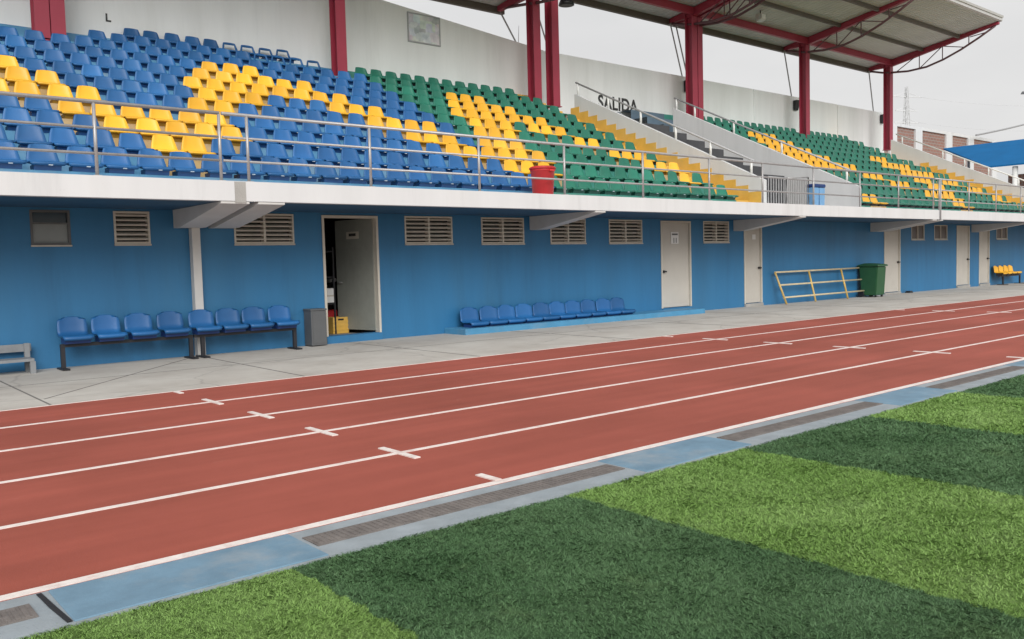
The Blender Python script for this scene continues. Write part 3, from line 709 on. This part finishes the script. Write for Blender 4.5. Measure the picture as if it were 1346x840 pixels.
# camera
F, YAW, PIT, ROL = 1145., R(39.95), R(-3.69), R(-1.54)
CAM = Vector((0, 0, 1.392))
fw = Vector((math.sin(YAW) * math.cos(PIT), math.cos(YAW) * math.cos(PIT), math.sin(PIT)))
rt = Vector((math.cos(YAW), -math.sin(YAW), 0)); up = rt.cross(fw)
rt, up = math.cos(ROL) * rt + math.sin(ROL) * up, -math.sin(ROL) * rt + math.cos(ROL) * up
cd = bpy.data.cameras.new('camera'); cam = bpy.data.objects.new('camera', cd); C.objects.link(cam)
cam.matrix_world = Matrix(((rt.x, up.x, -fw.x, CAM.x), (rt.y, up.y, -fw.y, CAM.y), (rt.z, up.z, -fw.z, CAM.z), (0, 0, 0, 1)))
cd.sensor_width = 36; cd.lens = F / 1346 * 36; cd.clip_end = 3000; cd.clip_start = .05
sc.camera = cam

all_seats = []
def in_frame(p):
    q = Vector(p) - CAM; d = q.dot(fw); x = 673 + F * q.dot(rt) / d; y = 420 - F * q.dot(up) / d
    return x, y, d
for k in range(12):
    for n in list(range(-3, 34)) + list(range(46, 75)):
        X = SX0 + SP * n
        if k == 11 and not (9 <= n <= 17): continue
        if k == 10 and (n <= 6 or n in (19, 20, 33)): continue
        if k == 10 and n > 34 and abs(X - 27.6) < .6: continue
        if k == 10 and n > 34 and (abs(X - 35.42) < .4): continue
        if k >= 8 and n in (46, 47, 48): continue
        x, y, d = in_frame((X, lipy(k) + .2, tread(k) + .2))
        vis = (x > -14) and n <= 34
        all_seats.append((d, vis, k, n, X, x))
vis = sorted([s for s in all_seats if s[1]])
single = vis[:300]
ids = {(s[2], s[3]) for s in single}
def ordinal(i):
    w = ['zeroth', 'first', 'second', 'third', 'fourth', 'fifth', 'sixth', 'seventh', 'eighth', 'ninth', 'tenth', 'eleventh', 'twelfth']
    if i <= 12: return w[i]
    return '%d%s' % (i, 'th' if 10 <= i % 100 <= 20 else {1: 'st', 2: 'nd', 3: 'rd'}.get(i % 10, 'th'))
rowname = lambda k: 'front row behind the railing' if k == 0 else '%s row above the railing' % ordinal(k + 1) if k < 11 else 'topmost row'
count = {}
for s in sorted(single, key=lambda s: (s[2], s[5])):
    d, _, k, n, X, x = s
    count[k] = count.get(k, 0) + 1
    c = colour(k, n)
    hol = (k == 11 and n >= 14) or (k == 10 and n in (15, 16, 17, 18) )
    me = hollow if hol else smesh[c]
    o = bpy.data.objects.new('stadium_seat', me); C.objects.link(o)
    o.location = (X + random.uniform(-.008, .008), lipy(k) + random.uniform(-.006, .006), tread(k)); o.rotation_euler = (random.uniform(-.035, .035), random.uniform(-.012, .012), random.uniform(-.05, .05))
    tag(o, '%s%s plastic seat, %s, %s from the photo\'s left edge' % ('open-backed ' if hol else '', c, rowname(k), ordinal(count[k])), 'seat', 'plastic seats of the stand')
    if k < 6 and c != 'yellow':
        g = bpy.data.objects.new('lip_dot', dot_mesh); C.objects.link(g); g.parent = o
# every other seat (far end of this block, the block beyond the stair) as one mass
V, Fc, Mi = [], [], []
for s in all_seats:
    d, _, k, n, X, x = s
    if (k, n) in ids: continue
    me = smesh[colour(k, n)]; off = len(V); mi = cidx[colour(k, n)]
    V += [(v.co.x + X, v.co.y + lipy(k), v.co.z + tread(k)) for v in me.vertices]
    for p in me.polygons: Fc.append([off + i for i in p.vertices]); Mi.append(mi if p.material_index == 0 else 3)  # base faces share one black for the shade under the lips
me = bpy.data.meshes.new('distant_seats'); me.from_pydata(V, [], Fc)
for m in ('seat_blue', 'seat_green', 'seat_yellow', 'steelblack'): me.materials.append(M[m])
me.polygons.foreach_set('material_index', Mi); me.polygons.foreach_set('use_smooth', [True] * len(Mi)); me.update()
o = bpy.data.objects.new('distant_seats', me); C.objects.link(o)
tag(o, 'mass of small green and yellow seats at the far end of the stand', 'seats', 'plastic seats of the stand', 'stuff')

# ------------------------------------------------------------------ front railing along the walkway
def railing(label, posts, x0, x1):
    t = thing('walkway_railing', label, 'railing', ((x0 + x1) / 2, 12.5, ZS), 'railings along the walkway'); ox = (x0 + x1) / 2
    for z, r in ((.98, .026), (.64, .019), (.30, .019)):
        MB().tube([(x0 - ox, 0, z), (x1 - ox, 0, z)], r, 8).build('rail', M['galv'], t)
    for x in posts:
        m_ = MB(); m_.tube([(x - ox, 0, .0), (x - ox, 0, .965)], .024, 8); m_.box(x - ox - .05, x - ox + .05, -.05, .05, 0, .012); m_.build('post', M['galv'], t)
railing('grey pipe railing at the left, in front of the blue seats up to the joint', (-5.5, -3.2, -1., 1.2, 3.33, 5.02), -5.6, 5.03)
railing('long grey pipe railing running from the joint past the red bin', (5.44, 7.53, 9.79, 11.91, 14.21, 16.49, 18.6, 20.9, 23.28, 25.53, 27.8), 5.06, 27.84)
railing('far grey pipe railing at the right, in front of the second seat block', (28.2, 30.4, 32.6, 34.8, 37, 39.2, 41.4, 43.6), 27.88, 43.7)

def slope_rail(label, x, ys, yend, h, m):
    t = thing('stair_handrail', label, 'handrail', (x, 13.3, 3.43), 'handrails on the sloped walls')
    def zt(y): return 3.38 + .4805 * (y - 13.19) - 3.43
    MB().tube([(0, ys[0] - 13.3 - .1, zt(ys[0] - .1) + h), (0, yend - 13.3, zt(yend) + h)], .028).build('rail', m, t)
    for y in ys: MB().tube([(0, y - 13.3, zt(y) - .01), (0, y - 13.3, zt(y) + h - .02)], .034).build('post', M['white_pipe'], t)
slope_rail('handrail on the nearest sloped white wall, in front of the stair lettering', W1 + .075, (13.6, 14.9, 16.1, 17.4, 18.7, 20.0), 20.1, .36, M['grey_pipe'])
slope_rail('handrail on the second sloped white wall, beyond the dark stair', W2 + .075, (13.6, 15.8, 17.6, 19.2, 20.0), 20.1, .36, M['grey_pipe'])
slope_rail('handrail on the farthest sloped white wall, below the brick building', W3 + .09, (13.6, 14.6, 15.8, 16.8, 17.75, 19.6), 19.9, .34, M['white_pipe'])

# ------------------------------------------------------------------ things on the walkway
t = thing('red_bin', 'red round plastic bin behind the railing, between blue and green seats', 'bin', (11.66, 12.86, ZS))
b = MB(); b.lathe([(.205, 0), (.235, .48), (.25, .485), (.25, .52), (.22, .52)], (0, 0, 0), 24); b.build('body', M['red'], t)
b = MB(); b.lathe([(.265, .522), (.27, .55), (.235, .575), (.1, .59), (.02, .592)], (0, 0, 0), 24); b.box(-.06, .06, -.285, -.25, .47, .50); b.build('lid', M['red'], t)

def barrier(label, x0, x1, y, m, bars, tilt=0):
    t = thing('crowd_barrier', label, 'barrier', ((x0 + x1) / 2, y, ZS)); w = (x1 - x0) / 2
    f = MB(); f.tube([(-w, 0, .06), (-w, 0, .8), (w, 0, .8 + tilt), (w, 0, .06), (-w, 0, .06)], .022, 8, cap=False); f.build('frame', m, t)
    f = MB()
    for i in range(1, bars): x = -w + 2 * w * i / bars; f.box(x - .016, x + .016, -.01, .01, .06, .8)
    f.build('bars', m, t)
    for s in (-1, 1):
        f = MB(); f.box(s * (w - .12) - .03, s * (w - .12) + .03, -.22, .22, 0, .02); f.build('foot', m, t)
barrier('dark barred crowd barrier at the foot of the dark stair', 20.2, 21.05, 13.40, M['grey_pipe'], 7)
barrier('pale grey crowd barrier between the dark one and the blue bins', 21.1, 22.14, 13.40, M['galv'], 12, .06)
MB().box(20.2, 21.1, 13.46, 13.50, ZS, ZS + .75).build('dark_panel', M['stairdark'], P_)
for i, (x, lab) in enumerate(((22.33, 'left of the two small light blue bins beyond the barriers'), (22.64, 'right of the two small light blue bins, by the second sloped wall'))):
    t = thing('small_blue_bin', lab, 'bin', (x, 13.38, ZS), 'pair of light blue bins')
    b = MB(); b.prism([(-.11, 0), (.11, 0), (.14, .58), (-.14, .58)], 'Y', -.12, .12); b.bevel(.015, 1); b.build('body', M['binblue'], t)
    b = MB(); b.box(-.145, .145, -.14, .14, .585, .68); b.bevel(.02, 1); b.build('lid', M['navy'], t)

# ------------------------------------------------------------------ things on the pavement
bseat = {c: seat_mesh('bench_seat', [M['seat_' + c], M['navy'] if c == 'blue' else M['steelblack']], round_top=True) for c in ('blue', 'yellow')}
def bench(label, xs, y, legs, col, zl=.385):
    x0 = xs[0]; t = thing('seat_bench', label, 'bench', ((xs[0] + xs[-1]) / 2, y, 0), 'benches of plastic seats along the wall'); ox = (xs[0] + xs[-1]) / 2
    for x in xs:
        o = bpy.data.objects.new('seat', bseat[col]); C.objects.link(o); o.parent = t; o.location = (x - ox, -.2, zl)
    b = MB(); b.box(min(xs[0] - .2, legs[0] - .03) - ox, max(xs[-1] + .2, legs[1] + .03) - ox, -.06, .0, zl - .05, zl - .001); b.build('rail', M['steelblack'], t)
    for x in legs:
        b = MB(); b.box(x - .03 - ox, x + .03 - ox, -.055, -.005, .02, zl - .052); o = b.build('leg', M['steelblack'], t)
        b = MB(); b.box(x - .05 - ox, x + .05 - ox, -.22, .18, .004, .03); b.bevel(.008, 1); b.build('foot', M['steelblack'], o)
bench('bench of four blue plastic seats left of the grey support post', (3.31, 3.78, 4.26, 4.75), 14.05, (3.12, 5.0), 'blue')
bench('bench of four blue plastic seats between the support post and grey box', (5.25, 5.70, 6.15, 6.62), 14.05, (5.19, 6.80), 'blue')
bench('bench of four yellow plastic seats on dark legs at the far right', (37.3, 37.78, 38.26, 38.74), 14.12, (37.5, 39.2), 'yellow')
tag(MB().box(10.28, 17.85, 13.70, YW - .001, -.01, .12).bevel(.01, 1).build('seat_plinth', M['plinth_blue']), 'low light blue plinth along the wall, under the row of ten seats', 'plinth')
pl = ['leftmost of the ten', 'second from the left', 'third from the left', 'fourth from the left', 'fifth from the left', 'fifth from the right', 'fourth from the right', 'third from the right', 'second from the right', 'rightmost of the ten']
for i in range(10):
    o = bpy.data.objects.new('low_seat', bseat['blue']); C.objects.link(o); o.location = (10.78 + .490 * i, 13.86, .10); o.scale = (1.14, 1, 1.08); o.rotation_euler.z = random.uniform(-.03, .03)
    tag(o, '%s, blue plastic seat fixed on the low blue plinth' % (pl[i]), 'seat', 'ten blue seats on the low plinth')

t = thing('grey_bench', 'low weathered grey slatted bench cut by the left edge of the photo', 'bench', (2.2, 14.1, 0))
b = MB(); b.box(-.9, .56, .18, .22, .30, .41); b.build('backrest', M['bench_grey'], t)
b = MB(); b.box(-.9, .52, -.2, .12, .18, .22); b.build('seat', M['bench_grey'], t)
for x in (-.8, .5):
    b = MB(); b.box(x - .035, x + .035, .14, .2, .002, .42); b.box(x - .035, x + .035, -.2, .14, .13, .178); b.box(x - .035, x + .035, -.2, -.14, .002, .13); b.build('leg', M['bench_grey'], t)

t = thing('grey_box', 'upright grey metal box standing between the blue bench and open door', 'box', (7.33, 14.26, 0))
b = MB(); b.box(-.15, .15, -.14, .14, .02, .64); b.bevel(.006, 1); b.build('body', M['cabgrey'], t)
b = MB(); b.box(-.16, .16, -.15, .145, .642, .675); b.bevel(.006, 1); b.build('lid', M['cabgrey'], t)
b = MB(); b.box(-.12, .12, -.148, -.141, .06, .6); b.build('front_panel', M['cabgrey'], t)

t = thing('loose_railing', 'loose cream and yellow pipe railing section leaning against the blue wall', 'railing', (24.2, 14.2, 0))
def ly(z): return -.12 + .22 * z
for z in (.93, .56, .20):
    MB().tube([(-2.38 + .25 * (.93 - z), ly(z), z), (2.35, ly(z), z + .015)], .026).build('rail', M['pipe_cream'], t)
for x, s in ((-2.38, .26), (-.62, .04), (1.22, .05)):
    MB().tube([(x, ly(.93) - .01, .93), (x + s, ly(0) - .01, .01)], .03).build('post', M['pipe_yellow'], t)

t = thing('wheelie_bin', 'dark green wheelie bin against the blue wall beside the loose railing', 'bin', (26.9, 14.03, 0))
b = MB(); b.prism([(-.27, .07), (.22, .05), (.30, .98), (-.33, .98)], 'X', -.28, .28); b.bevel(.02, 2); b.build('body', M['wheelie'], t)
b = MB(); b.prism([(-.38, .985), (.34, .985), (.34, 1.03), (.1, 1.09), (-.36, 1.04)], 'X', -.31, .31); b.bevel(.012, 1); b.build('lid', M['wheelie'], t)
b = MB(); b.tube([(-.26, .36, 1.0), (.26, .36, 1.0)], .018); b.build('handle', M['wheelie'], t)
for s in (-1, 1):
    b = MB(); b.tube([(s * .29, .2, .1), (s * .34, .2, .1)], .1, 18); b.build('wheel', M['black'], t)
    b = MB(); b.tube([(s * .2 - .02, -.22, .035), (s * .2 + .02, -.22, .035)], .035, 12); b.build('foot', M['black'], t)
tag(MB().prism([(0, 0), (.28, 0), (.20, .07), (.06, .07)], 'Y', -.08, .08).build('door_wedge', M['black'], loc=(29.75, 14.25, .004)), 'small black wedge on the pavement right of the door past the wheelie bin', 'door wedge')

# things seen through the open door
t = thing('yellow_crate', 'yellow crate on the floor just inside the open door', 'crate', (8.42, 15.45, .104))
b = MB(); b.box(-.17, .17, -.14, .14, 0, .02); b.box(-.17, -.15, -.14, .14, .02, .32); b.box(.15, .17, -.14, .14, .02, .32); b.box(-.15, .15, -.14, -.12, .02, .32); b.box(-.15, .15, .12, .14, .02, .32)
for z in (.06, .14, .22): b.box(-.18, .18, -.15, -.141, z, z + .03)
b.build('body', M['aisle_yellow'], t); MB().box(-.06, .06, -.152, -.142, .26, .29).build('handle', M['black'], t)
t = thing('hand_sprayer', 'dark red pump machine standing behind the yellow crate inside the door', 'machine', (8.45, 15.85, .104))
MB().box(-.15, .15, -.12, .12, .05, .45).bevel(.03, 1).build('tank', M['red'], t); MB().tube([(.05, 0, .45), (.05, 0, .95), (.05, -.15, 1.05)], .025).build('handle', M['black'], t)
MB().tube([(.0, -.02, 1.03), (.09, -.18, 1.05)], .035).build('grip', M['galv'], t)
t = thing('white_carton', 'small white carton on a shelf inside the open door', 'carton', (8.20, 15.4, .72))
MB().box(-.1, .1, -.1, .1, 0, .28).bevel(.005, 1).build('box', M['paper'], t); MB().box(-.1005, .1005, -.1008, -.1001, .12, .15).build('tape', M['frame'], t)
t = thing('storage_shelf', 'dark metal storage shelf in the shade inside the open door', 'shelf', (8.0, 15.5, .104))
for z in (.58, 1.1, 1.6): MB().box(-.36, .32, -.2, .2, z, z + .025).build('board', M['steelblack'], t)
for x in (-.35, .30):
    for y in (-.19, .19): MB().box(x - .015, x + .015, y - .015, y + .015, 0, 1.7).build('post', M['steelblack'], t)

# ------------------------------------------------------------------ beyond the stand
t = thing('brick_building', 'distant building with brick panels between white columns, behind the far stand end', 'building', (70, 30.6, 0))
K = 30.6 / 30
cols = [57.6, 60.0, 63.85, 68.85, 72.75, 77.35]
for i, x in enumerate(cols):
    w = 1.1 if i else .5
    MB().box(x * K - 70, (x + w * .95) * K - 70, -.02, .5, 0, 10.5).build('column', M['white'], t)
MB().box(cols[0] * K - 70, 78.4 * K - 70, .0, .45, 10.502, 10.72).build('top_beam', M['white'], t)
for a, b_ in zip(cols, cols[1:]):
    MB().box((a + 1.04) * K - 70 + .01, b_ * K - 70 - .01, .12, .4, 0, 10.5).build('brick_panel', M['brick'], t)
MB().box(cols[0] * K - 70, 78.4 * K - 70, .5, 12, 0, 10.3).build('rear_block', M['offwhite'], t)

t = thing('blue_roofed_shed', 'open shed with a large sloping blue roof at the right edge', 'shed', (62, 18, 0))
r = MB()
Pq = [(60 - 62, 23.54 - 18, 6.70), (60 - 62, 8 - 18, 6.70), (67 - 62, 8 - 18, 8.98), (67 - 62, 29.4 - 18, 8.98)]
vs = [r.bm.verts.new(p) for p in Pq] + [r.bm.verts.new((p[0], p[1], p[2] + .10)) for p in Pq]
for f in ((3,2,1,0),(4,5,6,7),(0,1,5,4),(1,2,6,5),(2,3,7,6),(3,0,4,7)): r.bm.faces.new([vs[i] for i in f])
r.build('roof', M['shade_blue'], t)
for y in (22.0, 16.0, 10.0):
    m_ = MB(); m_.tube([(-1.7, y - 18, 0), (-1.7, y - 18, 6.66)], .16, 10); m_.build('post', M['white_pipe'], t)
for y in (27.5, 20, 11): MB().tube([(4.8, y - 18, 0), (4.8, y - 18, 8.9)], .1, 8).build('post', M['grey_pipe'], t)
MB().box(1.5, 1.8, -10, 5.6, 0, 6.4).build('brick_wall', M['brick'], t)

t = thing('power_pylon', 'faint steel lattice power pylon far behind the stand', 'pylon', (312.3, 150, 0))
b = MB(); H = 60.5
for sx in (-1, 1):
    for sy in (-1, 1): b.bar((sx * 2.6, sy * 2.6, 0), (sx * .35, sy * .35, H), .22, .22)
for i in range(14):
    z0, z1 = H * i / 14, H * (i + 1) / 14; w0, w1 = 2.6 - 2.25 * i / 14, 2.6 - 2.25 * (i + 1) / 14
    for s in (-1, 1):
        b.bar((-w0, s * w0, z0), (w1, s * w1, z1), .12, .12); b.bar((s * w0, w0, z0), (s * w1, -w1, z1), .12, .12)
b.build('lattice', M['pylon'], t)
for z, w in ((57.0, 6.0), (52.0, 4.5), (47.8, 5.0)):
    b = MB(); b.bar((-w, w * .4, z), (w, -w * .4, z), .3, .3); b.bar((-w, w * .4, z), (0, 0, z + 1.6), .14, .14); b.bar((w, -w * .4, z), (0, 0, z + 1.6), .14, .14); b.build('cross_arm', M['pylon'], t)
def cable(label, p, q, sag, r, m):
    p, q = Vector(p), Vector(q)
    pts = [p.lerp(q, i / 16) - Vector((0, 0, sag * 4 * (i / 16) * (1 - i / 16))) for i in range(17)]
    tag(MB().tube([x - p for x in pts], r, 6).build('power_cable', m, loc=p), label, 'cable', 'overhead cables')
cable('faint upper power cable running right from the pylon', (318, 147.6, 57), (360, 90, 52), 3, .05, M['pylon'])
cable('faint lower power cable running right from the pylon', (317, 148, 48), (362, 92, 44), 3, .05, M['pylon'])
cable('dark overhead cable sloping up to the right edge above the blue roof', (74.2, 30, 10.65), (96, 30, 14.6), .15, .075, M['cable'])
t = thing('street_lamp', 'street lamp whose grey head just enters the right edge of the photo', 'street lamp', (74.5, 25, 0))
MB().tube([(0, 0, 0), (0, 0, 12.6)], [.12, .07], 10).build('pole', M['grey_pipe'], t); MB().tube([(0, 0, 12.6), (-2.6, 0, 12.95)], .045, 8).build('arm', M['grey_pipe'], t)
b = MB(); b.prism([(-4.8, 12.62), (-2.7, 12.86), (-2.7, 13.02), (-4.5, 12.86)], 'Y', -.16, .16); b.bevel(.03, 1); b.build('lamp_head', M['cabgrey'], t)

# ------------------------------------------------------------------ light
w = bpy.data.worlds.new('World'); sc.world = w; w.use_nodes = True
nt = w.node_tree; bg = nt.nodes['Background']
AZ, EL = R(-152), R(31)      # direction towards the sun, measured from +Y clockwise (towards +X)
sky = nt.nodes.new('ShaderNodeTexSky'); sky.sky_type = 'NISHITA'; sky.sun_disc = False
sky.sun_elevation = EL; sky.sun_rotation = AZ; sky.dust_density = 6; sky.air_density = 1.0; sky.ozone_density = 1
hs = nt.nodes.new('ShaderNodeHueSaturation'); hs.inputs['Saturation'].default_value = .10
nt.links.new(sky.outputs[0], hs.inputs['Color'])
# an even cloud layer evens the sky out
tc = nt.nodes.new('ShaderNodeTexCoord'); nz = nt.nodes.new('ShaderNodeTexNoise'); nz.inputs['Scale'].default_value = 2.2; nz.inputs['Detail'].default_value = 7
mpn = nt.nodes.new('ShaderNodeMapping'); mpn.inputs['Scale'].default_value = (1, 1, 3.5)
nt.links.new(tc.outputs['Generated'], mpn.inputs['Vector']); nt.links.new(mpn.outputs['Vector'], nz.inputs['Vector'])
cr = nt.nodes.new('ShaderNodeValToRGB'); cr.color_ramp.elements[0].position = .3; cr.color_ramp.elements[1].position = .72
CL = 6.9
cr.color_ramp.elements[0].color = (.83, .83, .835, 1); cr.color_ramp.elements[1].color = (1, .995, .985, 1)
nt.links.new(nz.outputs['Fac'], cr.inputs['Fac'])
ml_ = nt.nodes.new('ShaderNodeVectorMath'); ml_.operation = 'SCALE'; ml_.inputs['Scale'].default_value = CL; nt.links.new(cr.outputs['Color'], ml_.inputs[0])
mx = nt.nodes.new('ShaderNodeMix'); mx.data_type = 'RGBA'; mx.inputs['Factor'].default_value = .8
nt.links.new(hs.outputs['Color'], mx.inputs[6]); nt.links.new(ml_.outputs['Vector'], mx.inputs[7]); nt.links.new(mx.outputs[2], bg.inputs['Color'])
bg.inputs['Strength'].default_value = .10
sl = bpy.data.lights.new('sun', 'SUN'); sl.energy = 1.7; sl.angle = R(35); sl.color = (1, .985, .96)
so = bpy.data.objects.new('sun', sl); C.objects.link(so)
sd = Vector((math.sin(AZ) * math.cos(EL), math.cos(AZ) * math.cos(EL), math.sin(EL)))
so.rotation_euler = (-sd).to_track_quat('-Z', 'Y').to_euler()
sc.view_settings.view_transform = 'Standard'; sc.view_settings.look = 'None'; sc.view_settings.gamma = 1; sc.view_settings.exposure = 0.45
sc.render.engine = 'CYCLES'
sc.cycles.use_denoising = True
sc.cycles.max_bounces = 8; sc.cycles.diffuse_bounces = 5
